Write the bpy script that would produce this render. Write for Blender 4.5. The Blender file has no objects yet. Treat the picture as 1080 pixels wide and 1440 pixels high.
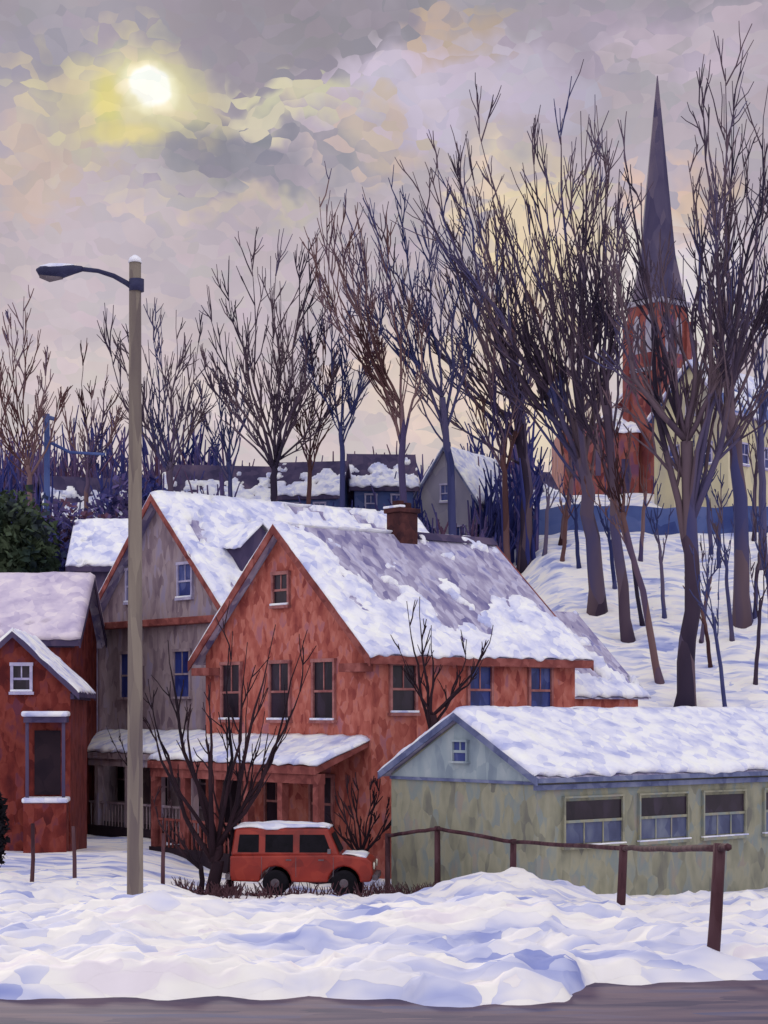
import bpy, math, random
import numpy as np
from mathutils import Vector, noise, Matrix
random.seed(7)
F=2600.0; HZ=1000.0; CZ=5.1
def lin(c):
    return tuple(((v/255)/12.92 if v/255<=0.04045 else ((v/255+0.055)/1.055)**2.4) for v in c)
def W(px,py,D): # image pixel coordinates + chosen depth -> world position
    return Vector(((px-540)/F*D, D, CZ-(py-HZ)*D/F))
# ------------------------------------------------------------ materials
def stroke_mat(name, cols, scale=3.0, stretch=(1,1,1), bump=0.3, rough=0.85, warp=0.5, spec=0.15, rot=(0,0,0), metal=0, mixv=.5):
    m=bpy.data.materials.new(name); m.use_nodes=True
    nt=m.node_tree; N=nt.nodes; L=nt.links
    b=N['Principled BSDF']
    tc=N.new('ShaderNodeTexCoord'); mp=N.new('ShaderNodeMapping')
    mp.inputs['Scale'].default_value=stretch; mp.inputs['Rotation'].default_value=rot
    L.new(tc.outputs['Object'],mp.inputs['Vector'])
    n2=N.new('ShaderNodeTexNoise'); n2.inputs['Scale'].default_value=scale*0.45; n2.inputs['Detail'].default_value=3
    L.new(mp.outputs[0],n2.inputs['Vector'])
    va=N.new('ShaderNodeVectorMath'); va.operation='MULTIPLY_ADD'
    L.new(n2.outputs['Color'],va.inputs[0]); va.inputs[1].default_value=(warp/scale*2.4,)*3
    L.new(mp.outputs[0],va.inputs[2])
    vo=N.new('ShaderNodeTexVoronoi'); vo.inputs['Scale'].default_value=scale
    L.new(va.outputs[0],vo.inputs['Vector'])
    sp=N.new('ShaderNodeSeparateColor'); L.new(vo.outputs['Color'],sp.inputs[0])
    m1=N.new('ShaderNodeMath'); m1.operation='MULTIPLY_ADD'
    L.new(sp.outputs[0],m1.inputs[0]); m1.inputs[1].default_value=mixv
    m2=N.new('ShaderNodeMath'); m2.operation='MULTIPLY_ADD'
    L.new(n2.outputs['Fac'],m2.inputs[0]); m2.inputs[1].default_value=1.8; m2.inputs[2].default_value=.5-.9-mixv/2
    L.new(m2.outputs[0],m1.inputs[2])
    r=N.new('ShaderNodeValToRGB'); L.new(m1.outputs[0],r.inputs[0])
    el=r.color_ramp.elements
    n=len(cols)
    while len(el)<n: el.new(0.5)
    for i,c in enumerate(cols):
        el[i].position=i/(max(1,n-1)); el[i].color=(*lin(c),1)
    L.new(r.outputs[0],b.inputs['Base Color'])
    b.inputs['Roughness'].default_value=rough
    b.inputs['Specular IOR Level'].default_value=spec
    b.inputs['Metallic'].default_value=metal
    if bump>0.12:
        ad=N.new('ShaderNodeMath'); ad.operation='MULTIPLY_ADD'
        L.new(sp.outputs[1],ad.inputs[0]); ad.inputs[1].default_value=0.5; L.new(n2.outputs['Fac'],ad.inputs[2])
        bp=N.new('ShaderNodeBump'); bp.inputs['Strength'].default_value=bump; bp.inputs['Distance'].default_value=0.1
        L.new(ad.outputs[0],bp.inputs['Height']); L.new(bp.outputs[0],b.inputs['Normal'])
    return m
M={}
M['snow']=stroke_mat('snow_ground',[(146,154,206),(184,188,222),(220,218,232),(242,236,234),(248,242,234),(236,226,230)],1.7,(.6,1.2,1),0.75,0.8,mixv=.55)  # blue end of the ramp paints shadow colour into the snow in scattered patches
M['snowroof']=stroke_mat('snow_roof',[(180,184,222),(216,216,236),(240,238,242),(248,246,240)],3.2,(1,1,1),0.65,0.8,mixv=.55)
M['snowpink']=stroke_mat('snow_roof_rose',[(180,166,194),(212,198,214),(234,220,224)],2.8,(1,1,1),0.6,0.8)
M['road']=stroke_mat('road_asphalt',[(66,60,84),(88,76,96),(112,94,106),(84,84,116)],1.6,(0.5,2.0,1),0.3,0.8)
M['red']=stroke_mat('painted_brick_red',[(138,66,62),(160,84,74),(176,98,86),(190,116,102),(166,104,110)],5.0,(1,1,0.6),0.45,mixv=.7)
M['redtrim']=stroke_mat('red_trim',[(100,50,50),(132,72,68),(162,98,92)],4,(1,1,1),0.2)
M['darkred']=stroke_mat('dark_brick',[(80,30,32),(106,42,38),(128,60,52),(100,50,64)],4.5,(1,1,0.6),0.4,mixv=.7)
M['chim']=stroke_mat('chimney_brick',[(48,28,36),(70,40,42),(92,54,52)],4,(1,1,1),0.4)
M['grey']=stroke_mat('mauve_siding',[(116,98,110),(140,122,130),(160,142,146),(148,136,158)],4,(1,1,0.4),0.4,mixv=.7)
M['slate']=stroke_mat('slate_roof',[(112,106,148),(140,132,164),(164,156,180),(192,186,206),(138,134,176)],3.4,(1.2,0.6,0.6),0.5,mixv=.65)
M['slated']=stroke_mat('slate_dark',[(54,48,78),(76,66,94),(98,82,104)],2.0,(1,1,0.3),0.25)
M['spire']=stroke_mat('spire_slate',[(62,56,84),(82,74,98),(104,92,108)],1.2,(1,1,0.3),0.25,mixv=.8)
M['glassd']=stroke_mat('window_glass',[(22,14,26),(38,26,38),(56,44,62)],3,(1,1,0.5),0.05,0.35,spec=0.3)
M['glassb']=stroke_mat('window_glass_blue',[(24,28,78),(40,54,120),(84,92,146)],3.5,(1,1,0.5),0.05,0.35,spec=0.3)
M['glassg']=stroke_mat('garage_glass',[(50,54,84),(74,80,112),(108,114,132)],4,(1,1,0.5),0.05,0.35,spec=0.3)
M['frame']=stroke_mat('window_frame',[(150,144,180),(190,182,206)],5,(1,1,1),0.1)
M['framer']=stroke_mat('window_frame_red',[(128,74,76),(172,118,114)],5,(1,1,1),0.1)
M['gar']=stroke_mat('garage_siding',[(116,114,106),(138,136,118),(154,150,130),(130,138,136),(150,140,128)],3.6,(1,1,0.5),0.35,mixv=.7)
M['garb']=stroke_mat('garage_gable_paint',[(124,136,150),(148,160,168),(168,176,180)],3.5,(1,1,0.5),0.3)
M['gartrim']=stroke_mat('garage_trim_blue',[(74,80,114),(104,110,144),(134,138,162)],3.5,(1,1,1),0.15)
M['hh']=stroke_mat('grey_lilac_siding',[(128,124,146),(156,150,166),(178,172,176)],1,(1,1,0.5),0.15)
M['pole']=stroke_mat('pole_wood',[(98,86,88),(124,112,104),(142,130,118)],6,(1,1,0.12),0.35,mixv=.7)
M['lampm']=stroke_mat('lamp_metal',[(36,36,64),(60,60,92)],5,(1,1,1),0.1,0.5)
M['fence']=stroke_mat('fence_wood',[(52,32,40),(78,50,56),(96,70,76)],6,(1,1,0.3),0.4)
M['barkd']=stroke_mat('bark_dark',[(26,18,28),(44,28,36),(64,42,48)],1.5,(1,1,0.25),0.3)
M['barkp']=stroke_mat('bark_purple',[(46,38,56),(74,60,76),(102,84,92),(66,66,106)],0.7,(1,1,0.3),0.1,mixv=.9)
M['barkb']=stroke_mat('bark_brown',[(66,42,46),(98,68,68),(122,96,98),(74,64,98)],0.7,(1,1,0.3),0.1,mixv=.9)
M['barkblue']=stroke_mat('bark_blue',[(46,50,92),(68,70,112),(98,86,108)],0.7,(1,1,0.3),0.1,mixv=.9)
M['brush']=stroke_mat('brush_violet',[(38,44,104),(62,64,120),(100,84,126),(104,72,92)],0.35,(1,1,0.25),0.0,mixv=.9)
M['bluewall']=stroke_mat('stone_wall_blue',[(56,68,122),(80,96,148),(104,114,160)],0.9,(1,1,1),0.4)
M['green']=stroke_mat('evergreen_leaves',[(24,36,50),(48,62,50),(72,84,62),(40,44,78)],0.8,(1,1,0.5),0.0)
M['chred']=stroke_mat('church_brick',[(98,48,54),(126,66,62),(146,86,78),(108,68,92)],1.5,(1,1,0.6),0.3,mixv=.8)
M['cream']=stroke_mat('cream_siding',[(168,160,150),(204,192,156),(218,206,172)],0.9,(1,1,0.5),0.2,mixv=.7)
M['carred']=stroke_mat('car_paint',[(112,28,22),(142,40,28),(160,54,38)],3,(1,1,1),0.04,0.35,spec=0.4)
M['tyre']=stroke_mat('tyre',[(12,10,16),(26,22,30)],6,(1,1,1),0.2,0.8)
M['chrome']=stroke_mat('grey_metal',[(80,70,78),(120,110,116)],6,(1,1,1),0.1,0.4)
M['lampglass']=stroke_mat('headlamp_glass',[(200,190,170),(220,214,200)],6,(1,1,1),0.0,0.2)
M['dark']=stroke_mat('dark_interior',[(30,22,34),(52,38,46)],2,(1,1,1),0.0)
# ------------------------------------------------------------ mesh builder
class MB:
    def __init__(s): s.v=[]; s.f=[]
    def box(s,x0,x1,y0,y1,z0,z1):
        n=len(s.v)
        s.v+=[(x0,y0,z0),(x1,y0,z0),(x1,y1,z0),(x0,y1,z0),(x0,y0,z1),(x1,y0,z1),(x1,y1,z1),(x0,y1,z1)]
        s.f+=[tuple(n+i for i in q) for q in ((0,3,2,1),(4,5,6,7),(0,1,5,4),(1,2,6,5),(2,3,7,6),(3,0,4,7))]
    def prism(s,poly,axis,a,b):
        n=len(s.v);k=len(poly)
        for t in (a,b):
            for p in poly:
                s.v.append((t,p[0],p[1]) if axis=='x' else ((p[0],t,p[1]) if axis=='y' else (p[0],p[1],t)))
        s.f.append(tuple(n+i for i in range(k))[::-1]); s.f.append(tuple(n+k+i for i in range(k)))
        for i in range(k):
            j=(i+1)%k; s.f.append((n+i,n+j,n+k+j,n+k+i))
    def tube(s,pts,rad,sides=5,cap=True):
        n0=len(s.v); k=len(pts)
        for i,p in enumerate(pts):
            t=(pts[min(i+1,k-1)]-pts[max(i-1,0)])
            if t.length<1e-6: t=Vector((0,0,1))
            t.normalize()
            a=t.cross(Vector((0.13,1,0.07)))
            if a.length<1e-3: a=t.cross(Vector((1,0,0)))
            a.normalize(); b=t.cross(a)
            for j in range(sides):
                th=2*math.pi*j/sides
                s.v.append(tuple(p+(a*math.cos(th)+b*math.sin(th))*rad[i]))
        for i in range(k-1):
            for j in range(sides):
                j2=(j+1)%sides
                s.f.append((n0+i*sides+j,n0+i*sides+j2,n0+(i+1)*sides+j2,n0+(i+1)*sides+j))
        if cap:
            s.f.append(tuple(n0+j for j in range(sides))[::-1]); s.f.append(tuple(n0+(k-1)*sides+j for j in range(sides)))
    def obj(s,name,mat,parent=None,smooth=False,bevel=0):
        me=bpy.data.meshes.new(name); me.from_pydata([tuple(v) for v in s.v],[],s.f); me.update()
        o=bpy.data.objects.new(name,me); bpy.context.collection.objects.link(o)
        me.materials.append(mat)
        if smooth:
            for p in me.polygons: p.use_smooth=True
        if bevel:
            md=o.modifiers.new('bevel','BEVEL'); md.width=bevel; md.segments=3; md.limit_method='ANGLE'
        if parent: o.parent=parent
        return o
def empty(name,loc=(0,0,0),rot=0):
    e=bpy.data.objects.new(name,None); bpy.context.collection.objects.link(e)
    e.location=loc; e.rotation_euler=(0,0,math.radians(rot)); return e
# ------------------------------------------------------------ terrain
def sm(a,b,x):
    t=min(1,max(0,(x-a)/(b-a))); return t*t*(3-2*t)
PD=[-3000,12,22,24.5,30,34,37,45,50,54,66]; PZ=[1.8,1.8,1.85,1.85,1.62,1.38,1.1,.5,.15,.15,.3]
def edge(x):
    px=540+x*118
    return float(np.interp(px,[-3000,0,300,540,600,800,850,1080,4000],[22.1,22.1,22.2,22.1,21.5,21.7,23.3,23.7,23.7]))+0.35*noise.noise(Vector((x*1.7,3,0)))
def ridged(v): return 1-2*abs(noise.noise(v))
def tz(x,D,fine=True):
    z=float(np.interp(D,PD,PZ))
    if D>60:
        w=sm(3.5,10,x)
        zr=float(np.interp(D,[66,80,100,122,132,400,3000],[.3,4.8,12,19.3,19.9,22,22]))
        zl=float(np.interp(D,[66,86,100,124,132,400,3000],[.3,.5,7,16.5,18.5,22,22]))
        z=zl*(1-w)+zr*w
    if D>18 and D<66:
        z+=0.6*sm(-4.5,-8,x)*sm(38,48,D)*(1-sm(56,64,D))
        z+=0.75*math.exp(-((x-2.7)/1.6)**2-((D-41)/2.2)**2)
        z+=0.3*math.exp(-((x+5.6)/1.2)**2-((D-45)/2)**2)
        z+=0.4*math.exp(-((x-1.6)/2.2)**2-((D-29.5)/1.6)**2)
        z+=0.4*math.exp(-((x+3.6)/1.6)**2-((D-31)/1.4)**2)
        z-=0.4*math.exp(-((x-6.2)/2.6)**2-((D-31)/1.5)**2)
        z-=0.45*math.exp(-((x+1.6)/2.0)**2-((D-26.3)/0.9)**2)
        z-=0.3*math.exp(-((x-1.0)/1.2)**2-((D-26.0)/0.8)**2)
    if D>12:
        if D<50:
            q=1-.55*sm(42,48,D)*sm(-5,-3,x)*(1-sm(0,2,x))
            q*=1.15 if D<44 else .6
            u=x+.8*noise.noise(Vector((x*.4,D*.4,8)))+.35*D; v=D+1.2*noise.noise(Vector((x*.5,D*.5,18)))-.2*x
            z+=q*(0.2*noise.noise(Vector((u*0.45,v*0.4,1)))+0.09*ridged(Vector((u*0.8,v*0.7,5)))-.03+0.15*noise.noise(Vector((u*1.4,v*1.3,9)))+0.09*noise.noise(Vector((x*3.4,D*3,2)))+.035*noise.noise(Vector((x*8,D*7,4))))
        else:
            z+=.10*noise.noise(Vector((x*0.5,D*0.4,1)))+.06*noise.noise(Vector((x*1.4,D*1,3)))
        if D>70: z+=0.5*noise.noise(Vector((x*0.12,D*0.12,2)))+.4*noise.noise(Vector((x*0.5,D*0.3,7)))
    e=edge(x)
    if D<e+0.9:
        k=sm(e-0.1,e+0.9,D); z=1.42*(1-k)+z*k
        if D<8.2:
            k2=sm(8.2,6.5,D); z=z*(1-k2)+1.9*k2
    return z
def ground_hit(px,py,d0=22,d1=135):
    D=d0
    while D<d1:
        p=W(px,py,D)
        if p.z<=tz(p.x,D): return D
        D+=0.25
    return d1
xs=list(np.concatenate([[-2500,-900,-300,-140,-80],np.arange(-56,-18,1.2),np.arange(-18,18,0.14),np.arange(18,57,1.0),[80,140,300,900,2500]]))
ds=list(np.concatenate([[-2500,-600,-150,-40,-10,0,5],np.arange(6,20,0.7),np.arange(20,36,0.09),np.arange(36,58,0.22),np.arange(58,72,0.7),np.arange(72,140,1.1),[145,155,170,200,260,400,700,1400,3000]]))
mb=MB()
for d in ds:
    for x in xs: mb.v.append((x,d,tz(x,d)))
nx=len(xs)
for i in range(len(ds)-1):
    for j in range(nx-1):
        a=i*nx+j; mb.f.append((a,a+1,a+nx+1,a+nx))
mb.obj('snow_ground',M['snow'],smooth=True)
mb=MB(); n=60
for i in range(n+1):
    x=-300+600*i/n
    mb.v+= [(x,7.2,1.6),(x,15,1.64),(x,24.8,1.6)]
for i in range(n):
    a=i*3; mb.f+=[(a,a+3,a+4,a+1),(a+1,a+4,a+5,a+2)]
mb.obj('road',M['road'])
# ------------------------------------------------------------ snow sheets
def snow_sheet(name,parent,A,B,C,D,fn,nu=60,nv=30,mat=None,amp=0.06,seed=0,edgew=0.06):
    A,B,C,D=map(Vector,(A,B,C,D)); nrm=(B-A).cross(D-A).normalized()
    if nrm.z<0: nrm=-nrm
    mb=MB(); T=[]
    for j in range(nv+1):
        for i in range(nu+1):
            u=i/nu; v=j/nv
            P=(A*(1-u)+B*u)*(1-v)+(D*(1-u)+C*u)*v
            q=P*1.0+Vector((seed,seed*2,0))
            t=fn(u,v,noise.noise(q*0.9)+0.5*noise.noise(q*2.3)+0.25*noise.noise(q*5))
            t+=amp*noise.noise(q*1.6)*(1 if t>0 else 0)+0.02*noise.noise(q*6)
            e=min(u,1-u)*(B-A).length; e2=min(v,1.0)*(D-A).length
            k=min(1,math.sqrt(max(0,min(e,e2))/0.22))
            if t>0: t=t*(0.15+0.85*k)
            T.append(t)
            if j==0: P=P+(D-A).normalized()*(.16*(noise.noise(q*2.5)+.4))
            mb.v.append(tuple(P+nrm*max(t,-0.03)))
    for j in range(nv):
        for i in range(nu):
            a=j*(nu+1)+i; q=(a,a+1,a+nu+2,a+nu+1)
            if max(T[k] for k in q)>0.0: mb.f.append(q)
    o=mb.obj(name,mat or M['snowroof'],parent,smooth=True)
    sd=o.modifiers.new('thick','SOLIDIFY'); sd.thickness=0.05; sd.offset=-1
    return o
full=lambda th:(lambda u,v,n: th+0.03*n)
# ------------------------------------------------------------ house
def house(name,loc,rot,L,Wd,he,hr,wall,roof,trim,ov=0.35,snow0=None,snow1=None,base=-1.0,snowmat=None,nu=60,nv=30,fas=.26):
    E=empty(name,loc,rot); sl=(hr-he)/(Wd/2)
    mb=MB(); mb.prism([(0,base),(Wd,base),(Wd,he-.15),(Wd/2,hr-.15),(0,he-.15)],'x',0,L); mb.obj('walls',wall,E)
    mb=MB(); th=.12; e=.06
    mb.prism([(-ov,he-ov*sl),(Wd/2,hr),(Wd/2,hr-th),(-ov,he-ov*sl-th)],'x',-ov,L+ov)
    mb.prism([(Wd+ov,he-ov*sl),(Wd+ov,he-ov*sl-th),(Wd/2+.001,hr-th),(Wd/2+.001,hr)],'x',-ov,L+ov)
    mb.obj('roof',roof,E)
    mb=MB(); t2=fas+.04
    for xa,xb in ((-ov-.05,-ov-.002),(L+ov+.002,L+ov+.05)):
        mb.prism([(-ov-.04,he-(ov+.04)*sl+.02),(Wd/2,hr+.02),(Wd/2,hr-t2),(-ov-.04,he-(ov+.04)*sl-t2)],'x',xa,xb)
        mb.prism([(Wd+ov+.04,he-(ov+.04)*sl+.02),(Wd+ov+.04,he-(ov+.04)*sl-t2),(Wd/2+.001,hr-t2),(Wd/2+.001,hr+.02)],'x',xa,xb)
    mb.box(-ov+.01,L+ov-.01,-ov-.05,-ov-.003,he-ov*sl-fas,he-ov*sl-.01)
    mb.box(-.12,L+.12,-.12,-.003,he-.3-fas,he-.3)
    mb.obj('trim',trim,E)
    if snow0: snow_sheet('roof_snow_near',E,(-ov-.06,-ov-.08,he-(ov+.08)*sl+.01),(L+ov+.06,-ov-.08,he-(ov+.08)*sl+.01),(L+ov+.06,Wd/2+.03,hr+.03),(-ov-.06,Wd/2+.03,hr+.03),snow0,nu=nu,nv=nv,mat=snowmat)
    if snow1: snow_sheet('roof_snow_far',E,(L+ov+.06,Wd+ov+.08,he-(ov+.08)*sl+.01),(-ov-.06,Wd+ov+.08,he-(ov+.08)*sl+.01),(-ov-.06,Wd/2-.03,hr+.03),(L+ov+.06,Wd/2-.03,hr+.03),snow1,nu=nu,mat=snowmat,seed=5)
    return E
def fbox(mb,face,a0,a1,z0,z1,d0,d1):
    if face=='g': mb.box(-d1,-d0,a0,a1,z0,z1)
    else: mb.box(a0,a1,-d1,-d0,z0,z1)
def windows(E,face,lst,glass,frame,fw=.09,off=0,bars=True,snow=True):
    g=MB(); f=MB(); s=MB()
    for (a,z,w,h) in lst:
        a0,a1,z0,z1=a-w/2,a+w/2,z-h/2,z+h/2
        fbox(g,face,a0,a1,z0,z1,off+.004,off+.02)
        fbox(f,face,a0-fw,a0,z0,z1,off,off+.09); fbox(f,face,a1,a1+fw,z0,z1,off,off+.09)
        fbox(f,face,a0-fw-.02,a1+fw+.02,z1,z1+fw*1.2,off,off+.11); fbox(f,face,a0-fw-.04,a1+fw+.04,z0-fw,z0,off,off+.15)
        if bars:
            fbox(f,face,a0,a1,z-.035,z+.035,off+.021,off+.06)
            fbox(f,face,a-.02,a+.02,z+.035,z1,off+.021,off+.045)
        if snow: fbox(s,face,a0-fw,a1+fw,z0+.001,z0+.07,off+.06,off+.16)
    g.obj('window_glass',glass,E); f.obj('window_frames',frame,E)
    if snow and lst: s.obj('sill_snow',M['snowroof'],E,bevel=.02)
def porch(E,x0,y0,y1,ztop,zout,zdeck,trim,posts,snowmat=None,base=-.6):
    mb=MB(); mb.prism([(0,ztop),(x0,zout),(x0,zout-.22),(0,ztop-.14)],'y',y0,y1)
    for k in range(posts):
        y=y0+.15+(y1-y0-.3)*k/(posts-1); mb.box(x0+.12,x0+.36,y-.12,y+.12,zdeck,zout-.2)
    mb.box(x0+.1,x0+.38,y0+.02,y1-.02,zout-.5,zout-.2)
    mb.box(x0+.2,x0+.28,y0+.1,y1-.1,zdeck+.85,zdeck+.93)
    yy=y0+.2
    while yy<y1-.2:
        mb.box(x0+.22,x0+.26,yy-.03,yy+.03,zdeck,zdeck+.85); yy+=.22
    mb.obj('porch_frame',trim,E)
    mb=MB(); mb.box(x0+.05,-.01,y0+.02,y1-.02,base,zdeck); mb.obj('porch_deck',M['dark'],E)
    snow_sheet('porch_snow',E,(x0-.06,y1+.05,zout+.02),(x0-.06,y0-.05,zout+.02),(.02,y0-.05,ztop+.05),(.02,y1+.05,ztop+.05),lambda u,v,n:.15+.05*n,nu=50,nv=14,mat=snowmat)
# --- red house
def s_red(u,v,n):
    a=.36+.24*n-v+.10*math.sin(u*9)
    b=(.32-.18*v+.14*n-u)*1.6
    c=.7*(n+.3*math.sin(u*26+v*10)-.34-.35*u)
    m=max(a,b,c)
    return min(.13,.012+m*.7) if m>0 else -.05
RH=house('brick_house',(-.37,54,0),40,8.5,8.5,7.07,10.85,M['red'],M['slate'],M['redtrim'],ov=.38,snow0=s_red,snow1=full(.14),nu=190,nv=100)
windows(RH,'g',[(2.2,5.7,.95,1.75),(4.4,5.7,.95,1.75),(7.0,5.7,.95,1.75)],M['glassd'],M['framer'])
windows(RH,'g',[(4.35,8.85,.72,.95)],M['glassd'],M['framer'])
windows(RH,'g',[(2.3,2.3,1.0,1.6),(4.6,2.3,1.0,1.6)],M['glassd'],M['framer'],snow=False)
windows(RH,'g',[(6.9,1.95,1.0,2.1)],M['dark'],M['framer'],bars=False,snow=False)
windows(RH,'s',[(1.2,5.75,.9,1.4)],M['glassd'],M['framer'])
windows(RH,'s',[(4.3,5.75,.9,1.4),(6.9,5.75,.9,1.4)],M['glassb'],M['framer'])
windows(RH,'s',[(2.2,2.6,.9,1.4),(5.2,2.6,.9,1.4)],M['glassd'],M['framer'])
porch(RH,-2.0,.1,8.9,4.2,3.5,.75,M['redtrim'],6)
mb=MB(); mb.box(-.5,-.02,-.1,.9,6.25,6.5); mb.box(-.5,-.02,7.6,8.6,6.25,6.5); mb.obj('cornice_returns',M['redtrim'],RH)
mb=MB(); mb.box(4.45,5.2,3.9,4.6,9.6,11.55); mb.box(4.38,5.27,3.83,4.67,11.55,11.7); mb.box(4.52,4.78,4.1,4.4,11.7,11.95); mb.box(4.86,5.1,4.1,4.4,11.7,11.9); mb.obj('chimney',M['chim'],RH,bevel=.02)
mb=MB(); mb.box(4.36,4.6,3.81,4.69,11.702,11.78); mb.obj('chimney_snow',M['snowroof'],RH,bevel=.03)
mb=MB(); mb.prism([(4.0,10.73),(4.25,10.99),(4.5,10.73)],'x',5.4,8.9); mb.obj('ridge_cap',M['slated'],RH)
mb=MB(); mb.box(8.52,12.6,1.0,7,-1,5.55); mb.obj('addition_walls',M['red'],RH)
mb=MB(); mb.prism([(.75,5.5),(4.2,8.6),(7.3,5.5)],'x',8.53,12.9); mb.obj('addition_roof',M['slate'],RH)
snow_sheet('addition_snow',RH,(8.9,.68,5.5),(12.95,.68,5.5),(12.95,4.2,8.65),(8.9,4.2,8.65),lambda u,v,n:(.15 if v<.28+.25*n else (-.05 if n<.4 else .03)),nu=40)
mb=MB(); mb.box(8.9,12.7,.9,.998,4.9,5.1); mb.obj('addition_trim',M['redtrim'],RH)
# --- mauve house
def s_gr(u,v,n): return .16 if n>-.75+.4*v else -.04
GH=house('gable_house',(-5.35,67.2,0),40,12.4,9.8,8.65,13.4,M['grey'],M['slate'],M['redtrim'],ov=.5,snow0=s_gr,snow1=full(.16),nu=90)
windows(GH,'g',[(3.3,10.0,.85,1.25),(6.95,10.0,.85,1.25)],M['glassb'],M['frame'])
windows(GH,'g',[(3.5,6.5,1.0,1.7),(7.3,6.5,1.0,1.7)],M['glassb'],M['grey'],snow=False)
windows(GH,'g',[(2.3,2.4,1.0,1.7),(5,2.2,1.1,2.1),(7.6,2.4,1.0,1.7)],M['glassd'],M['grey'],snow=False)
mb=MB(); mb.box(-.42,-.005,-.45,10.25,8.35,8.62); mb.obj('pent_board',M['redtrim'],GH,bevel=.03)
mb=MB(); mb.box(-.12,0,-.05,.2,0,8.3); mb.box(-.12,0,9.65,9.9,0,8.3); mb.obj('corner_boards',M['frame'],GH)
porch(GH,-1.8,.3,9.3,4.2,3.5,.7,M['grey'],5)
mb=MB(); mb.prism([(1.25,9.8),(3.05,9.8),(3.05,11.3),(2.15,12.1),(1.25,11.3)],'y',1.5,4.4); mb.obj('dormer',M['slated'],GH)
snow_sheet('dormer_snow_a',GH,(3.3,1.3,11.15),(3.3,4.6,11.15),(2.13,4.6,12.2),(2.13,1.3,12.2),full(.1),nu=20,nv=12)
snow_sheet('dormer_snow_b',GH,(1.0,4.6,11.15),(1.0,1.3,11.15),(2.17,1.3,12.2),(2.17,4.6,12.2),full(.1),nu=20,nv=12)
# --- left buildings
LH=house('dark_brick_cottage',(-9.75,57.5,0),95,7,3.5,5.95,7.6,M['darkred'],M['slate'],M['slated'],ov=.25,snow0=full(.07),snow1=full(.07),fas=.18)
windows(LH,'g',[(1.5,6.1,.5,.8)],M['glassd'],M['frame'])
windows(LH,'g',[(2.75,4.1,.7,1.1),(2.75,1.9,.7,1.1)],M['glassd'],M['frame'])
mb=MB(); mb.box(-.9,-.01,.05,1.35,4.75,4.92); mb.box(-.82,-.72,.1,.2,2.3,4.75); mb.box(-.82,-.72,1.2,1.3,2.3,4.75); mb.obj('door_canopy',M['slated'],LH)
mb=MB(); mb.box(-.98,-.005,0,1.42,4.93,5.1); mb.obj('canopy_snow',M['snowroof'],LH,bevel=.07)
mb=MB(); mb.box(-.06,-.01,.3,1.1,2.5,4.5); mb.obj('door',M['dark'],LH)
mb=MB(); mb.box(-.98,-.01,.05,1.35,-1,2.28); mb.obj('stoop',M['darkred'],LH)
mb=MB(); mb.box(-1.02,-.012,0,1.4,2.29,2.45); mb.obj('stoop_snow',M['snowroof'],LH,bevel=.06)
BH=house('brick_house',(-22.5,68,0),0,11,6,8.0,10.25,M['darkred'],M['slate'],M['slated'],snow0=lambda u,v,n:.18 if n>-.6 else -.04,snow1=full(.18),snowmat=M['snowpink'])
NH=house('neighbor_house',(-14.0,84,0),0,3,4,12.0,13.9,M['slated'],M['slate'],M['slated'],snow0=lambda u,v,n:.16 if n>-.6 else -.04,snow1=full(.16))
# --- garage
GA=house('garage',(3.8,46,0),40,15,5.6,3.56,5.04,M['gar'],M['slate'],M['gartrim'],ov=.22,snow0=full(.17),snow1=full(.17),nu=100,fas=.13)
mb=MB(); mb.prism([(.0,3.32),(5.6,3.32),(2.8,4.83)],'x',-.03,-.001); mb.obj('gable_panel',M['garb'],GA)
mb=MB(); mb.box(-.06,-.031,0,5.6,3.26,3.34); mb.obj('gable_band',M['gartrim'],GA)
windows(GA,'g',[(2.75,4.05,.5,.5)],M['glassb'],M['garb'],off=.03,fw=.05,snow=False)
g=MB();f=MB();g2=MB();s_=MB()
for a0,a1 in ((.95,3.05),(3.75,5.6),(6.3,8.0),(8.9,10.8),(11.6,13.6)):
    g.box(a0,a1,-.03,-.004,2.33,2.82); g2.box(a0,a1,-.03,-.004,1.75,2.28)
    f.box(a0-.06,a0,-.09,0,1.68,2.9); f.box(a1,a1+.06,-.09,0,1.68,2.9); f.box(a0-.06,a1+.06,-.1,0,2.9,2.95); f.box(a0-.1,a1+.1,-.13,0,1.6,1.68); f.box(a0,a1,-.07,-.002,2.27,2.34)
    for k in range(1,3): f.box(a0+(a1-a0)*k/3-.02,a0+(a1-a0)*k/3+.02,-.05,-.002,1.68,2.27)
    s_.box(a0-.1,a1+.1,-.14,-.02,1.681,1.72)
g.obj('window_upper',M['glassd'],GA); g2.obj('window_lower',M['glassg'],GA); f.obj('window_frames',M['gar'],GA); s_.obj('sill_snow',M['snowroof'],GA,bevel=.015)
# ------------------------------------------------------------ hilltop
CH=empty('church',(20.7,140,0),0)
mb=MB()
def rotbox(mb,c,w,z0,z1,ang=40):
    n=len(mb.v); R=Matrix.Rotation(math.radians(ang),3,'Z')
    for z in (z0,z1):
        for q in ((-1,-1),(1,-1),(1,1),(-1,1)):
            p=R@Vector((q[0]*w/2,q[1]*w/2,0)); mb.v.append((c[0]+p.x,c[1]+p.y,z))
    mb.f+=[tuple(n+i for i in q) for q in ((0,3,2,1),(4,5,6,7),(0,1,5,4),(1,2,6,5),(2,3,7,6),(3,0,4,7))]
rotbox(mb,(0,0),3.2,18,35.6)
for q in ((-1,-1),(1,-1),(1,1),(-1,1)):
    p=Matrix.Rotation(math.radians(40),3,'Z')@Vector((q[0]*1.55,q[1]*1.55,0)); rotbox(mb,(p.x,p.y),.6,18,34.5)
mb.obj('tower',M['chred'],CH)
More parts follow.
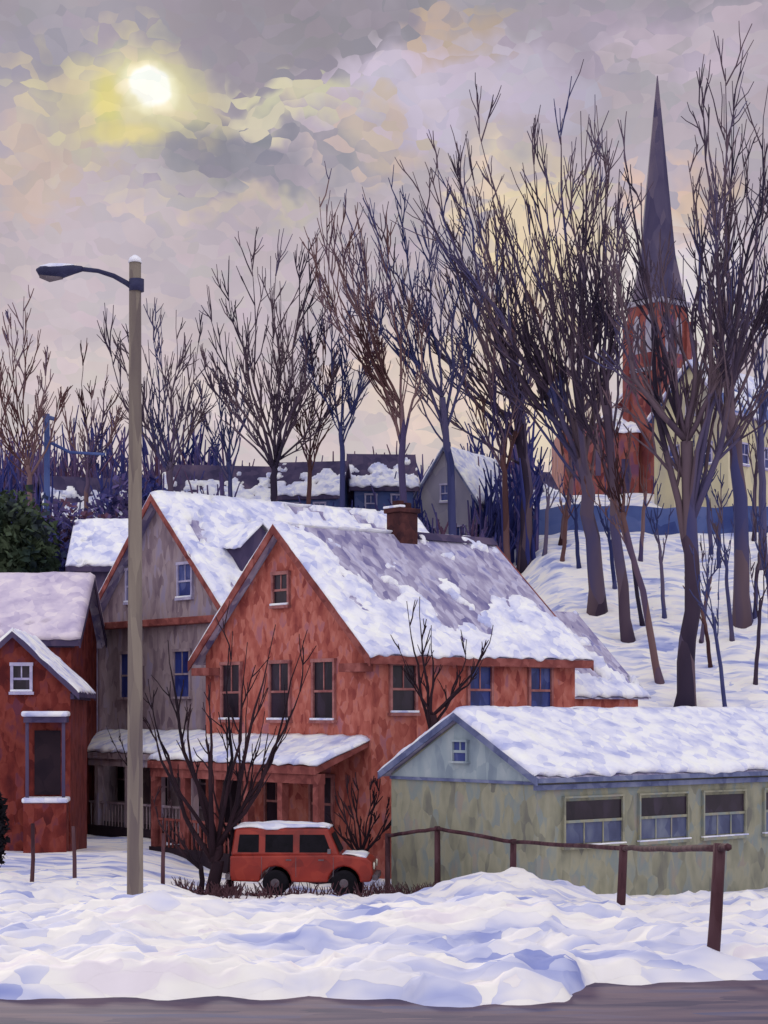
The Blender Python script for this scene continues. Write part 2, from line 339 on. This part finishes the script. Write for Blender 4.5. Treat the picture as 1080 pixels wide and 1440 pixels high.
mb=MB(); rotbox(mb,(0,0),3.6,35.6,36.0); rotbox(mb,(0,0),3.45,30.6,30.9); mb.obj('tower_band',M['hh'],CH,bevel=.05)
mb=MB()
def cone(mb,c,r0,r1,z0,z1,k=8):
    n=len(mb.v)
    for r,z in ((r0,z0),(r1,z1)):
        for j in range(k):
            t=2*math.pi*(j+.5)/k; mb.v.append((c[0]+r*math.cos(t),c[1]+r*math.sin(t),z))
    for j in range(k): mb.f.append((n+j,n+(j+1)%k,n+k+(j+1)%k,n+k+j))
    mb.f.append(tuple(n+k+j for j in range(k)))
cone(mb,(0,0),2.15,1.4,36.0,39.5); cone(mb,(0,0),1.4,.04,39.5,53.2)
mb.obj('spire',M['spire'],CH)
mb=MB(); R=Matrix.Rotation(math.radians(40),3,'Z')
for nrm,tan in (((0,-1),(1,0)),((-1,0),(0,1))):
    for o in (-.6,.6):
        pts=[(-.35,32),(.35,32),(.35,34.2),(.2,34.7),(0,34.9),(-.2,34.7),(-.35,34.2)]
        n0=len(mb.v)
        for a,z in pts:
            p=R@Vector((nrm[0]*1.62+tan[0]*(a+o),nrm[1]*1.62+tan[1]*(a+o),0)); mb.v.append((p.x,p.y,z))
        mb.f.append(tuple(n0+i for i in range(7)))
mb.obj('belfry_openings',M['hh'],CH)
mb=MB(); mb.prism([(-4.6,17),(2.6,17),(2.6,27.3),(-.6,31.2),(-4.0,27.2),(-4.6,27.2)],'y',1.9,14); mb.obj('nave',M['chred'],CH)
mb=MB(); mb.box(-7.2,-3.9,-1.0,9,17,26.6); mb.obj('vestry',M['chred'],CH)
snow_sheet('nave_snow',CH,(-4.4,6,27.1),(-4.4,14,27.1),(-.6,14,31.4),(-.6,6,31.4),lambda u,v,n:.15,nu=30)
mb=MB(); mb.box(-3.6,-1.6,-1.4,1.8,17,26.0); mb.obj('entrance',M['chred'],CH)
snow_sheet('entrance_snow',CH,(-3.8,-1.6,25.9),(-1.4,-1.6,25.9),(-1.4,1.9,28.2),(-3.8,1.9,28.2),lambda u,v,n:.15,nu=20)
mb=MB()
for x in (-6.6,-5.6,-4.6): mb.box(x-.2,x+.2,-1.04,-1.01,22.8,25.2)
mb.box(-2.9,-2.3,-1.45,-1.41,20,24); mb.obj('church_windows',M['slated'],CH)
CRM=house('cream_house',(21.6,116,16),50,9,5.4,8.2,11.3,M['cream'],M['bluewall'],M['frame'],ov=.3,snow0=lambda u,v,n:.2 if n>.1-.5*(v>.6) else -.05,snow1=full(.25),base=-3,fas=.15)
windows(CRM,'g',[(1.5,5.4,.6,1.3),(3.9,5.4,.6,1.3),(2.7,8.4,.5,.9)],M['glassb'],M['frame'])
windows(CRM,'s',[(2,5.4,.8,1.3),(5,5.4,.8,1.3)],M['glassb'],M['frame'])
mb=MB()
xw=9.0
while xw<40:
    z=tz(xw,112); z2=tz(xw+1,112)
    n=len(mb.v); mb.v+=[(xw,111.7,z-1),(xw+1,111.7,z2-1),(xw+1,111.7,z2+1.5),(xw,111.7,z+1.5),(xw,112.3,z-1),(xw+1,112.3,z2-1),(xw+1,112.3,z2+1.5),(xw,112.3,z+1.5)]
    mb.f+=[(n,n+1,n+2,n+3),(n+3,n+2,n+6,n+7),(n+5,n+4,n+7,n+6)]; xw+=1
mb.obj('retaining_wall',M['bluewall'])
HH=house('hilltop_house',(5.6,112,11.5),62,8,4.2,6.6,9.7,M['hh'],M['slate'],M['gartrim'],ov=.3,snow0=full(.2),snow1=full(.2),base=-4,fas=.14)
windows(HH,'g',[(2.1,6.9,.5,1.0),(1.1,4.2,.6,1.2),(3.1,4.2,.6,1.2)],M['glassb'],M['frame'])
HB=house('hilltop_house',(6.6,120,12.5),15,5,5,6.6,8.6,M['grey'],M['slated'],M['slated'],ov=.3,base=-4,snow0=lambda u,v,n:.12 if v<.4+.4*n else -.05)
for (x,y,z,r,l,w_,a,b) in ((-1.8,113,12.5,5,3.6,4,6.6,8.6),(-12.8,110,9.5,8,6.0,5,8.2,10.6),(-6.4,111,10.5,-10,3.6,4,7.8,9.8),(-19.5,108,6.5,20,4.5,4,10,12.6)):
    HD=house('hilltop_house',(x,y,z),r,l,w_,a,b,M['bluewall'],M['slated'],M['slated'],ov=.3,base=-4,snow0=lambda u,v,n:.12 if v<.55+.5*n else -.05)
    windows(HD,'s',[(1,a-1.3,.6,1.0),(2.6,a-1.3,.6,1.0)],M['glassb'],M['frame'])
# ------------------------------------------------------------ trees
def rv(a): return Vector((random.uniform(-a,a),random.uniform(-a,a),random.uniform(-a,a)))
def curve_pts(p0,c,p1,n,w):
    out=[]; ph=random.uniform(0,50)
    for i in range(n+1):
        t=i/n; p=p0*(1-t)**2+c*2*t*(1-t)+p1*t*t
        if 0<i<n: p=p+noise.noise_vector(Vector((ph,t*3.1,0)))*w*math.sin(math.pi*t)+rv(w*.08)
        out.append(p)
    return out
def sub(mb,p,d,l,r,depth,rmin):
    up=Vector((0,0,1)); d=d.normalized()
    c=p+d*l*.5; e=p+(d*.9+up*.16).normalized()*l
    pts=curve_pts(p,c,e,3,l*.08)
    mb.tube(pts,[r*(1-.65*i/3)+rmin*.3 for i in range(4)],4,cap=False)
    if depth>0:
        for k in range(random.randint(1,3)):
            t=random.uniform(.15,.8); i=min(2,int(t*3)); q=pts[i].lerp(pts[i+1],t*3-i)
            dd=(pts[i+1]-pts[i]).normalized()+rv(.5)
            sub(mb,q,dd,l*random.uniform(.45,.75),r*.65,depth-1,rmin)
def tree(name,mat,base,path,tips,rpx,D=None,dens=8,sd=0,dep=2,rmin=.032,spread=.16,parent=None,fill=True):
    random.seed(sd*13+int(base[0]))
    if D is None: D=ground_hit(*base)
    S=F/D; B=W(base[0],base[1],D); B.z=tz(B.x,D)-.3
    r0=rpx/S; mb=MB()
    pts=[B]+[W(p[0],p[1],D)+Vector((0,random.uniform(-.3,.3),0)) for p in path]
    tr=[]
    for i in range(len(pts)-1):
        for k in range(4):
            tr.append(pts[i].lerp(pts[i+1],k/4)+(rv(r0*.35) if (i or k) else Vector()))
    tr.append(pts[-1]); n=len(tr)
    rad=[r0*(1.0-.38*i/(n-1)) for i in range(n)]; rad[0]=r0*1.35
    mb.tube(tr,rad,8)
    Fk=pts[-1]
    tl=[(a,b,1.0) for a,b in tips]
    if fill:
        st_=sorted(tips)
        for (a,b),(c,d) in zip(st_,st_[1:]):
            tl.append(((a+c)/2+random.uniform(-12,12),max(b,d)+random.uniform(0,40),.6))
    for (tx,ty,wt) in tl:
        T=W(tx,ty,D); hl=(T-Fk).length
        T.y+=random.uniform(-1,1)*spread*hl
        k=random.choice([n-1,n-1,n-2,n-3,n-4]) if n>5 else n-1
        st=tr[k]
        dv=T-st
        c=st+Vector((dv.x*random.uniform(.6,.95),dv.y*.7,dv.z*random.uniform(.38,.52)))
        m=9; pl=curve_pts(st,c,T,m,hl*.06)
        rr=rad[k]*random.uniform(.38,.6)*wt
        mb.tube(pl,[max(rmin*.6,rr*(1-i/m)**.8) for i in range(m+1)],6)
        for q in range(int(dens*wt+.5)):
            t=random.uniform(.12,.97); i=min(m-1,int(t*m)); p=pl[i].lerp(pl[i+1],t*m-i)
            d=(pl[i+1]-pl[i]).normalized()+Vector((random.uniform(-.62,.62),random.uniform(-.4,.4),random.uniform(-.1,.3)))
            sub(mb,p,d,hl*random.uniform(.14,.34)*(1.2-.6*t),max(rmin,rr*(1-t)*.5),dep-1,rmin)
    return mb.obj(name,mat,parent,smooth=True)
tree('elm_tree',M['barkp'],(840,862),[(828,720),(812,590)],[(612,240),(665,180),(700,290),(748,195),(782,170),(832,150),(856,230),(645,330),(875,300),(720,380),(880,440)],12,sd=1,dens=11)
tree('elm_tree',M['barkp'],(962,1003),[(972,860),(966,620)],[(882,145),(850,330),(925,330),(985,330),(1005,260),(1025,190),(862,400),(1040,380),(1060,250),(905,250)],14,sd=2,dens=9)
tree('elm_tree',M['barkp'],(1045,880),[(1040,700),(1026,540)],[(978,140),(1010,115),(1040,95),(1075,125),(1110,240),(965,230),(1000,330),(1100,380),(1130,170)],12,sd=3,dens=11)
tree('elm_tree',M['barkp'],(738,800),[(742,690),(722,560)],[(580,250),(605,350),(640,220),(690,230),(722,300),(765,340),(530,320),(560,410),(660,180)],9.5,sd=4,dens=11)
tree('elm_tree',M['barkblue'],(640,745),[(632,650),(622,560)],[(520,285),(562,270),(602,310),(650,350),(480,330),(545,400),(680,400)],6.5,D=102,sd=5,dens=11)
tree('maple_tree',M['barkb'],(572,720),[(566,650),(564,570)],[(450,285),(475,320),(502,300),(440,360),(545,320),(520,420),(600,400)],6,D=100,sd=6,dens=11)
tree('elm_tree',M['barkp'],(885,905),[(868,740),(852,570)],[(762,180),(802,205),(838,150),(866,250),(872,330),(790,330),(740,260)],8.5,sd=7,dens=10)
tree('maple_tree',M['barkb'],(930,960),[(905,830),(875,720)],[(840,600),(830,650),(862,560),(885,600)],5.5,sd=8,dens=6)
tree('maple_tree',M['barkblue'],(1075,800),[(1072,700),(1068,600)],[(1060,300),(1092,350),(1040,420),(1110,420)],6.5,sd=9,dens=9)
tree('maple_tree',M['barkp'],(385,700),[(386,670),(386,650)],[(290,420),(318,400),(350,348),(390,342),(422,370),(452,440),(440,385),(290,500),(470,520)],6,D=104,sd=10,dens=12)
tree('maple_tree',M['barkp'],(240,700),[(240,670),(240,650)],[(150,430),(180,470),(215,420),(250,440),(282,470),(305,510),(190,540)],5,D=106,sd=11,dens=12)
tree('maple_tree',M['barkblue'],(485,710),[(482,640),(480,600)],[(430,470),(460,400),(492,440),(522,450),(540,420)],4.5,D=104,sd=12,dens=11)
tree('maple_tree',M['barkb'],(45,720),[(42,680),(40,655)],[(-15,470),(10,440),(28,410),(62,500),(85,550),(-30,540)],4.5,D=95,sd=13,dens=10)
tree('maple_tree',M['barkb'],(430,710),[(434,680),(436,640)],[(400,520),(440,480),(472,500),(456,420)],4,D=108,sd=14,dens=10)
tree('elm_tree',M['barkb'],(715,760),[(712,690),(706,640)],[(668,400),(720,450),(762,420),(690,380),(640,470)],5,D=106,sd=15,dens=11)
tree('elm_tree',M['barkb'],(790,760),[(800,690),(806,640)],[(760,400),(800,350),(840,430),(862,440)],5,D=108,sd=16,dens=10)
tree('maple_tree',M['barkb'],(120,720),[(122,690),(124,660)],[(90,560),(120,500),(150,510),(170,560)],4,D=108,sd=17,dens=10)
tree('maple_tree',M['barkblue'],(330,720),[(325,690),(320,650)],[(280,540),(305,500),(335,540),(350,510)],4,D=108,sd=19,dens=10)
for i,(bx,by,h,lean) in enumerate([(1000,940,150,-20),(1062,965,220,10),(905,880,260,-40),(1022,1005,260,-30),(985,905,170,20),(1085,930,240,-10),(790,790,140,12),(865,830,160,-14),(1010,800,150,5),(935,870,190,-10),(900,790,180,12),(815,800,150,-8),(1060,870,200,14),(765,780,150,10),(1030,900,220,-16),(1000,780,190,-10),(1060,760,200,6)]):
    tree('sapling',random.choice([M['barkp'],M['barkb'],M['barkblue']]),(bx,by),[(bx+lean*.4,by-h*.35),(bx+lean*.7,by-h*.55)],[(bx+lean,by-h),(bx+lean-18,by-h*.9),(bx+lean+20,by-h*.85),(bx+lean-8,by-h*.75)],3.2,sd=30+i,dens=4,dep=1,fill=False)
# foreground trees
fk=dict(dep=2,spread=.22,fill=False)
tree('bare_tree',M['barkd'],(302,1246),[(303,1215),(304,1190)],[(212,955),(235,900),(322,885),(352,905),(432,885),(436,935),(262,985),(390,880),(205,1000),(300,960)],11,D=48.5,sd=20,dens=3,rmin=.018,**fk)
tree('bare_tree',M['barkd'],(322,1248),[(326,1200),(330,1150)],[(318,1010),(350,960),(372,1000),(290,1040)],6,D=48.9,sd=21,dens=3,rmin=.016,**fk)
tree('bare_tree',M['barkd'],(609,1100),[(609,1050),(609,1005)],[(572,845),(590,840),(606,880),(692,880),(655,900),(560,905),(680,925)],7,D=52.6,sd=22,dens=3,rmin=.018,**fk)
tree('bare_shrub',M['barkd'],(508,1225),[(508,1212),(508,1200)],[(470,1100),(486,1090),(500,1085),(520,1100),(535,1095),(545,1130),(462,1140),(552,1150),(530,1140)],6,D=50.6,sd=23,dens=4,rmin=.02,**fk)
tree('bare_shrub',M['barkd'],(285,1240),[(284,1225),(283,1215)],[(222,1150),(240,1130),(256,1170),(212,1120),(268,1140)],4.5,D=48.2,sd=24,dens=2,rmin=.016,**fk)
tree('bare_shrub',M['barkd'],(188,1120),[(186,1090),(180,1065)],[(150,1020),(165,1010),(192,1040)],2.5,D=60,sd=25,dens=2,rmin=.012,**fk)
# distant treeline (one mass)
random.seed(99); mb=MB()
for i in range(900):
    px=random.uniform(-60,760); D=random.uniform(106,124); x=(px-540)/F*D; z=tz(x,D)
    h=random.uniform(2.5,7.5)*(1.2 if px<330 else .9)
    p=Vector((x,D,z-.2)); l=rv(.5); l.z=0
    mb.tube([p,p+Vector((0,0,h*.5))+l*.3,p+Vector((0,0,h))+l],[.16,.11,.04],4,cap=False)
    for k in range(6):
        t=random.uniform(.2,.85); q=p+Vector((0,0,h*t))
        d=rv(1); d.z=abs(d.z)+1.0; sub(mb,q,d,h*.3,.06,0,.04)
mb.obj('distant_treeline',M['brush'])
random.seed(5)
def leafcloud(name,mat,c,r,n,s):
    mb=MB()
    for i in range(n):
        d=Vector((random.gauss(0,1),random.gauss(0,1),random.gauss(0,1))).normalized()*(random.random()**.4)
        k=1+.35*noise.noise(d*2.2+Vector(c))
        p=Vector(c)+Vector((d.x*r[0]*k,d.y*r[1]*k,d.z*r[2]*k)); a=rv(s);b=rv(s); m=len(mb.v)
        mb.v+=[tuple(p-a),tuple(p+b),tuple(p+a),tuple(p-b*.6)]; mb.f.append((m,m+1,m+2,m+3))
    return mb.obj(name,mat)
c=W(10,755,88); leafcloud('evergreen_shrub',M['green'],(c.x,c.y,c.z-1.0),(2.5,1.8,3.2),4000,.22)
c=W(85,760,92); leafcloud('brush_thicket',M['brush'],(c.x,c.y,c.z-1.5),(3.2,1.8,3.2),3500,.2)
c=W(-6,1145,50); leafcloud('evergreen_shrub',M['tyre'],(c.x,c.y,c.z-.4),(.3,.4,1.1),900,.1)
c=W(180,700,100); leafcloud('brush_thicket',M['brush'],(c.x,c.y,c.z-3),(3.5,2,4),3000,.22)
# ------------------------------------------------------------ street lamp
D=34; b=W(190,1283,D); zb=tz(b.x,D); LP=empty('street_lamp',(b.x,D,0)); top=W(190,368,D).z
mb=MB(); mb.tube([Vector((0,0,zb-.4+(top-zb+.4)*i/12)) for i in range(13)],[.155-.045*i/12 for i in range(13)],14); mb.obj('pole',M['pole'],LP,smooth=True)
s=D/F
def LPt(px,py): return Vector(((px-190)*s,0,CZ-(py-HZ)*s))
arm=[LPt(192,408),LPt(178,398),LPt(160,388),LPt(138,381),LPt(112,378)]
mb=MB(); mb.tube(arm,[.055,.05,.045,.04,.045],10); mb.tube([LPt(192,402)+Vector((0,0,-.1)),LPt(192,402)+Vector((0,0,.12))],[.14,.14],14); mb.obj('arm',M['lampm'],LP,smooth=True)
mb=MB()
hd=[LPt(116,378),LPt(104,379),LPt(88,382),LPt(70,383),LPt(56,381),LPt(51,379)]
mb.tube(hd,[.05,.085,.12,.13,.09,.02],12); mb.obj('luminaire',M['lampm'],LP,smooth=True)
mb=MB(); mb.tube([p+Vector((0,0,-.08)) for p in hd[2:5]],[.06,.1,.05],10); mb.obj('lens',M['chrome'],LP,smooth=True)
mb=MB(); mb.tube([p+Vector((0,0,.07)) for p in hd[1:5]],[.03,.085,.1,.03],8)
mb.tube([Vector((0,0,top-.02)),Vector((0,0,top+.06)),Vector((0,0,top+.12))],[.13,.11,.03],12); mb.obj('lamp_snow',M['snowroof'],LP,smooth=True)
D=96; b=W(66,700,D); UP=empty('utility_pole',(b.x,D,0)); mb=MB(); zt=W(66,582,D).z
mb.tube([Vector((0,0,tz(b.x,D)-.5)),Vector((0,0,zt))],[.2,.15],8)
mb.tube([Vector((.0,0,zt-1.4)),Vector((1.2,0,zt-2.0)),Vector((3.0,0,zt-2.1))],[.09,.08,.07],6)
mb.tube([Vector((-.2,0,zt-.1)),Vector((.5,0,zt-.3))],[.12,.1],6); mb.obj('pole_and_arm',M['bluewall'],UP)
# ------------------------------------------------------------ fence
FN=empty('post_and_rail_fence'); mb=MB()
posts=[((1012,1186),(1000,1350),24.6,.085),((877,1188),(871,1290),36,.085),((722,1180),(722,1222),45,.08),((615,1162),(615,1232),48,.08),((545,1172),(545,1230),49.3,.07)]
tops=[]
for t,bb,D,r in posts:
    B=W(bb[0],bb[1],D); B.z=min(B.z,tz(B.x,D))-.3; T=W(t[0],t[1],D); mid=B.lerp(T,.5)+rv(.02)
    mb.tube([B,mid,T],[r*1.1,r,r*.95],8); tops.append(T+Vector((0,-r,-.06)))
tops.insert(0,W(1024,1190,23.8))
for i in range(len(tops)-1):
    a,c=tops[i],tops[i+1]; pts=[a.lerp(c,k/8)+rv(.014) for k in range(9)]
    mb.tube(pts,[.05]*9,6)
mb.obj('posts_and_rails',M['fence'],FN,smooth=True)
for tpx,bpx in (((103,1162),(105,1234)),((46,1158),(44,1228)),((230,1172),(229,1228))):
    D=45; B=W(bpx[0],bpx[1],D); B.z=tz(B.x,D)-.3; T=W(tpx[0],tpx[1],D)
    mb=MB(); mb.tube([B,B.lerp(T,.5)+rv(.03),T],[.055,.05,.045],7); mb.obj('fence_post',M['fence'],smooth=True)
# ------------------------------------------------------------ car
cx=W(329,1250,49.5).x
cz=max(tz(cx+i*.5,49.2+j) for i in range(8) for j in (-.8,0,.8))-.03
CAR=empty('parked_car',(cx,49.2,cz),-3)
def arch(xc,r,z,n=8): return [(xc+r*math.cos(math.pi*k/n),z+r*math.sin(math.pi*k/n)) for k in range(n+1)]
w1,w2=1.22,3.02
bot=[(3.72,.38)]+arch(w2,.42,.36)+arch(w1,.42,.36)+[(.06,.38)]
prof=[(.02,.55),(.03,1.05),(2.86,1.08),(3.62,1.0),(3.76,.9),(3.78,.55)]+bot
mb=MB(); mb.prism(prof[::-1],'y',-.82,.82); mb.obj('body',M['carred'],CAR,bevel=.05)
mb=MB()
cab=[(.04,-.79,1.04),(2.92,-.79,1.04),(2.92,.79,1.04),(.04,.79,1.04),(.14,-.68,1.76),(2.6,-.68,1.76),(2.6,.68,1.76),(.14,.68,1.76)]
mb.v+=cab; mb.f+=[(0,3,2,1),(4,5,6,7),(0,1,5,4),(1,2,6,5),(2,3,7,6),(3,0,4,7)]; mb.obj('cabin',M['carred'],CAR,bevel=.07)
def side_pt(x,z,sgn,o=.012):
    t=(z-1.04)/.72; return (x,sgn*(.79-.11*t+o),z)
mb=MB()
for sg in (-1,1):
    for (a,bb,a2,b2) in ((.22,.78,.27,.78),(.95,1.68,.95,1.68),(1.85,2.68,1.85,2.5)):
        n=len(mb.v); mb.v+=[side_pt(a,1.14,sg),side_pt(bb,1.14,sg),side_pt(b2,1.6,sg),side_pt(a2,1.6,sg)]; mb.f.append((n,n+1,n+2,n+3) if sg<0 else (n+3,n+2,n+1,n))
n=len(mb.v); mb.v+=[(2.9,-.66,1.14),(2.9,.66,1.14),(2.68,.58,1.62),(2.68,-.58,1.62)]; mb.f.append((n,n+1,n+2,n+3))
n=len(mb.v); mb.v+=[(.04,-.6,1.16),(.04,.6,1.16),(.11,.54,1.6),(.11,-.54,1.6)]; mb.f.append((n+3,n+2,n+1,n))
mb.obj('windows',M['tyre'],CAR)
mb=MB()
for xw_ in (w1,w2):
    for sg in (-1,1):
        mb.tube([Vector((xw_,sg*.62,.34)),Vector((xw_,sg*.66,.34)),Vector((xw_,sg*.82,.34)),Vector((xw_,sg*.86,.34))],[.28,.34,.34,.29],20)
mb.obj('tyres',M['tyre'],CAR)
mb=MB()
for xw_ in (w1,w2):
    for sg in (-1,1): mb.tube([Vector((xw_,sg*.84,.34)),Vector((xw_,sg*.875,.34))],[.14,.1],14)
mb.box(3.76,3.9,-.8,.8,.42,.56); mb.box(-.1,.03,-.8,.8,.42,.56)
for x in (.86,1.76,2.74): mb.box(x-.006,x+.006,-.828,-.822,.5,1.03)
for x in (1.5,2.35): mb.box(x,x+.14,-.85,-.822,.93,.96)
mb.box(2.6,2.68,-.98,-.84,1.12,1.24)
mb.obj('bumpers_hubs_trim',M['chrome'],CAR,bevel=.01)
mb=MB(); mb.tube([Vector((3.78,-.6,.78)),Vector((3.82,-.6,.78))],[.1,.09],12); mb.tube([Vector((3.78,.6,.78)),Vector((3.82,.6,.78))],[.1,.09],12); mb.obj('headlamps',M['lampglass'],CAR)
snow_sheet('roof_snow',CAR,(.1,-.7,1.765),(2.62,-.7,1.765),(2.62,.7,1.765),(.1,.7,1.765),lambda u,v,n:.1*min(1,4*min(v,1-v)+.3)+.03*n,nu=30,nv=20,amp=.03)
snow_sheet('hood_snow',CAR,(2.95,-.72,1.08),(3.6,-.72,1.01),(3.6,.72,1.01),(2.95,.72,1.08),lambda u,v,n:.06+.08*n,nu=14,nv=14,amp=.02)
random.seed(3); mb=MB()
for i in range(900):
    px=random.choice([random.uniform(250,335),random.uniform(520,690),random.uniform(590,680),random.uniform(330,560)]); D=random.uniform(46.3,48.7)
    x=(px-540)/F*D
    if tz(x,D)>1.0: continue
    p=Vector((x,D,tz(x,D)-.05)); e=p+Vector((random.uniform(-.25,.25),random.uniform(-.15,.15),random.uniform(.12,.45)))
    mb.tube([p,p.lerp(e,.5)+rv(.05),e],[.022,.017,.008],3,cap=False)
mb.obj('dry_grass',M['fence'])
# ------------------------------------------------------------ sky / world
w=bpy.data.worlds.new('World'); bpy.context.scene.world=w; w.use_nodes=True
try: w.cycles.sampling_method='NONE'
except Exception: pass
nt=w.node_tree; N=nt.nodes; L=nt.links; bg=N['Background']
tc=N.new('ShaderNodeTexCoord')
def vm(op,a,b=None,c=None):
    n=N.new('ShaderNodeVectorMath'); n.operation=op
    for i,q in enumerate((a,b,c)):
        if q is None: continue
        if isinstance(q,(tuple,Vector)): n.inputs[i].default_value=q
        else: L.new(q,n.inputs[i])
    return n
ns=N.new('ShaderNodeTexNoise'); ns.inputs['Scale'].default_value=17; ns.inputs['Detail'].default_value=4; ns.inputs['Roughness'].default_value=.6; L.new(tc.outputs['Generated'],ns.inputs['Vector'])
ctr=vm('SUBTRACT',ns.outputs['Color'],(.5,.5,.5)); dw0=vm('MULTIPLY_ADD',ctr.outputs[0],(.11,.11,.08),tc.outputs['Generated'])
dw2=vm('MULTIPLY_ADD',ctr.outputs[0],(.03,.03,.03),tc.outputs['Generated'])
# brush-like cells: displace the cloud lookup per stroke so colours change in dabs
mp=vm('MULTIPLY',dw2.outputs[0],(75,20,120)); vo=N.new('ShaderNodeTexVoronoi'); vo.inputs['Scale'].default_value=1.3; L.new(mp.outputs[0],vo.inputs['Vector'])
cv=vm('SUBTRACT',vo.outputs['Color'],(.5,.5,.5)); dw=vm('MULTIPLY_ADD',cv.outputs[0],(.030,.02,.016),dw0.outputs[0])
sepd=N.new('ShaderNodeSeparateXYZ'); L.new(tc.outputs['Generated'],sepd.inputs[0])
sepw=N.new('ShaderNodeSeparateXYZ'); L.new(dw.outputs[0],sepw.inputs[0])
rp=N.new('ShaderNodeValToRGB'); L.new(sepw.outputs['Z'],rp.inputs[0])
stops=[(0.0,(214,202,200)),(.12,(206,194,196)),(.2,(192,180,188)),(.28,(180,170,180)),(.36,(158,152,162)),(.5,(164,160,174)),(.8,(190,188,206))]
el=rp.color_ramp.elements
while len(el)<len(stops): el.new(.5)
for i,(p,c) in enumerate(stops): el[i].position=p; el[i].color=(*lin(c),1)
cur=rp.outputs[0]
def blob(cur,px,py,rx,ry,col,amt=1.0,hard=.4,src=None,outer=1.25):
    d=Vector(((px-540)/F,1,(HZ-py)/F)).normalized()
    s=vm('SUBTRACT',(src or dw).outputs[0],tuple(d))
    m=vm('MULTIPLY',s.outputs[0],(F/rx,F/rx*.6,F/ry)); ln=vm('LENGTH',m.outputs[0])
    mr=N.new('ShaderNodeMapRange'); mr.interpolation_type='SMOOTHSTEP'; L.new(ln.outputs['Value'],mr.inputs[0])
    mr.inputs[1].default_value=hard; mr.inputs[2].default_value=outer; mr.inputs[3].default_value=amt; mr.inputs[4].default_value=0
    mx=N.new('ShaderNodeMix'); mx.data_type='RGBA'; L.new(mr.outputs[0],mx.inputs[0]); L.new(cur,mx.inputs[6]); mx.inputs[7].default_value=(*lin(col),1)
    return mx.outputs[2]
for a in [(420,40,220,80,(142,136,148),.85),(60,60,120,70,(154,150,164),.8),(60,250,90,60,(202,178,160),.6),
          (640,60,60,60,(200,174,146),.6),(850,50,160,60,(164,154,170),.8),(1000,70,130,60,(196,182,196),.7),
          (640,130,170,60,(196,186,206),.85),(400,135,120,30,(210,204,174),.8),(170,150,150,70,(202,192,160),.85),
          (330,205,130,50,(134,134,148),.95),(390,235,130,40,(152,148,160),.7),(330,280,120,20,(200,188,168),.6),
          (540,200,80,30,(204,184,166),.6),(740,340,110,120,(238,218,178),.8),(950,290,60,50,(224,192,168),.7),(980,380,110,90,(222,214,224),.7),(890,430,90,120,(238,230,224),.7),
          (640,540,160,110,(232,212,192),.7),(760,620,100,100,(240,220,190),.7),(320,570,120,50,(228,214,214),.6),(120,560,140,80,(210,196,198),.6)]:
    cur=blob(cur,*a)
cur=blob(cur,200,130,90,58,(228,220,174),.85,.2,dw2); cur=blob(cur,148,150,22,44,(224,212,128),.75,.3,dw2); cur=blob(cur,175,190,60,14,(226,212,140),.7,.3,dw2)
cur=blob(cur,207,130,42,33,(248,243,212),.95,.6,dw2,1.1); cur=blob(cur,207,130,30,25,(255,255,246),1.0,.8,dw2,1.05)
sv=N.new('ShaderNodeSeparateColor'); L.new(vo.outputs['Color'],sv.inputs[0])
vg=vm('MULTIPLY_ADD',sv.outputs[0],(.10,.10,.10),(.915,.915,.915)); vs=vm('MULTIPLY_ADD',vo.outputs['Color'],(.06,.05,.06),vg.outputs[0]); mu=vm('MULTIPLY',cur,vs.outputs[0])
v4=vm('MULTIPLY_ADD',ns.outputs['Fac'],(.45,.45,.45),(.785,.785,.785)); mu2=vm('MULTIPLY',mu.outputs[0],v4.outputs[0])
mr=N.new('ShaderNodeMapRange'); mr.interpolation_type='SMOOTHSTEP'; L.new(sepd.outputs['Y'],mr.inputs[0]); mr.inputs[1].default_value=.55; mr.inputs[2].default_value=-.3; mr.inputs[3].default_value=0; mr.inputs[4].default_value=1
mx=N.new('ShaderNodeMix'); mx.data_type='RGBA'; L.new(mr.outputs[0],mx.inputs[0]); L.new(mu2.outputs[0],mx.inputs[6]); mx.inputs[7].default_value=(1.06,1.06,1.16,1)  # unseen bright sky behind the camera, added as fill light for the facades
sky=N.new('ShaderNodeTexSky'); sky.sky_type='NISHITA'; sky.sun_disc=False; sky.sun_elevation=math.radians(19); sky.sun_rotation=math.radians(-12)
sk=vm('MULTIPLY_ADD',sky.outputs[0],(.0012,.0012,.0012),mx.outputs[2])
L.new(sk.outputs[0],bg.inputs['Color']); bg.inputs['Strength'].default_value=1.0
sl=bpy.data.lights.new('sun','SUN'); sl.energy=1.5; sl.angle=math.radians(8); sl.color=(1,.94,.82)
so=bpy.data.objects.new('sun',sl); bpy.context.collection.objects.link(so)
az=math.radians(-12); e=math.radians(19); sd=Vector((math.sin(az)*math.cos(e),math.cos(az)*math.cos(e),math.sin(e)))
so.rotation_euler=sd.to_track_quat('Z','Y').to_euler(); so.location=(0,0,60)
# ------------------------------------------------------------ camera
cam=bpy.data.cameras.new('camera'); co=bpy.data.objects.new('camera',cam); bpy.context.collection.objects.link(co)
cam.sensor_fit='HORIZONTAL'; cam.sensor_width=36; cam.lens=36*F/1080; cam.shift_y=280/1080*1.0; cam.clip_end=6000; cam.clip_start=.5
co.location=(0,0,CZ); co.rotation_euler=(math.radians(90),0,0)
sc=bpy.context.scene; sc.camera=co
sc.view_settings.view_transform='Standard'; sc.view_settings.look='None'; sc.view_settings.exposure=0
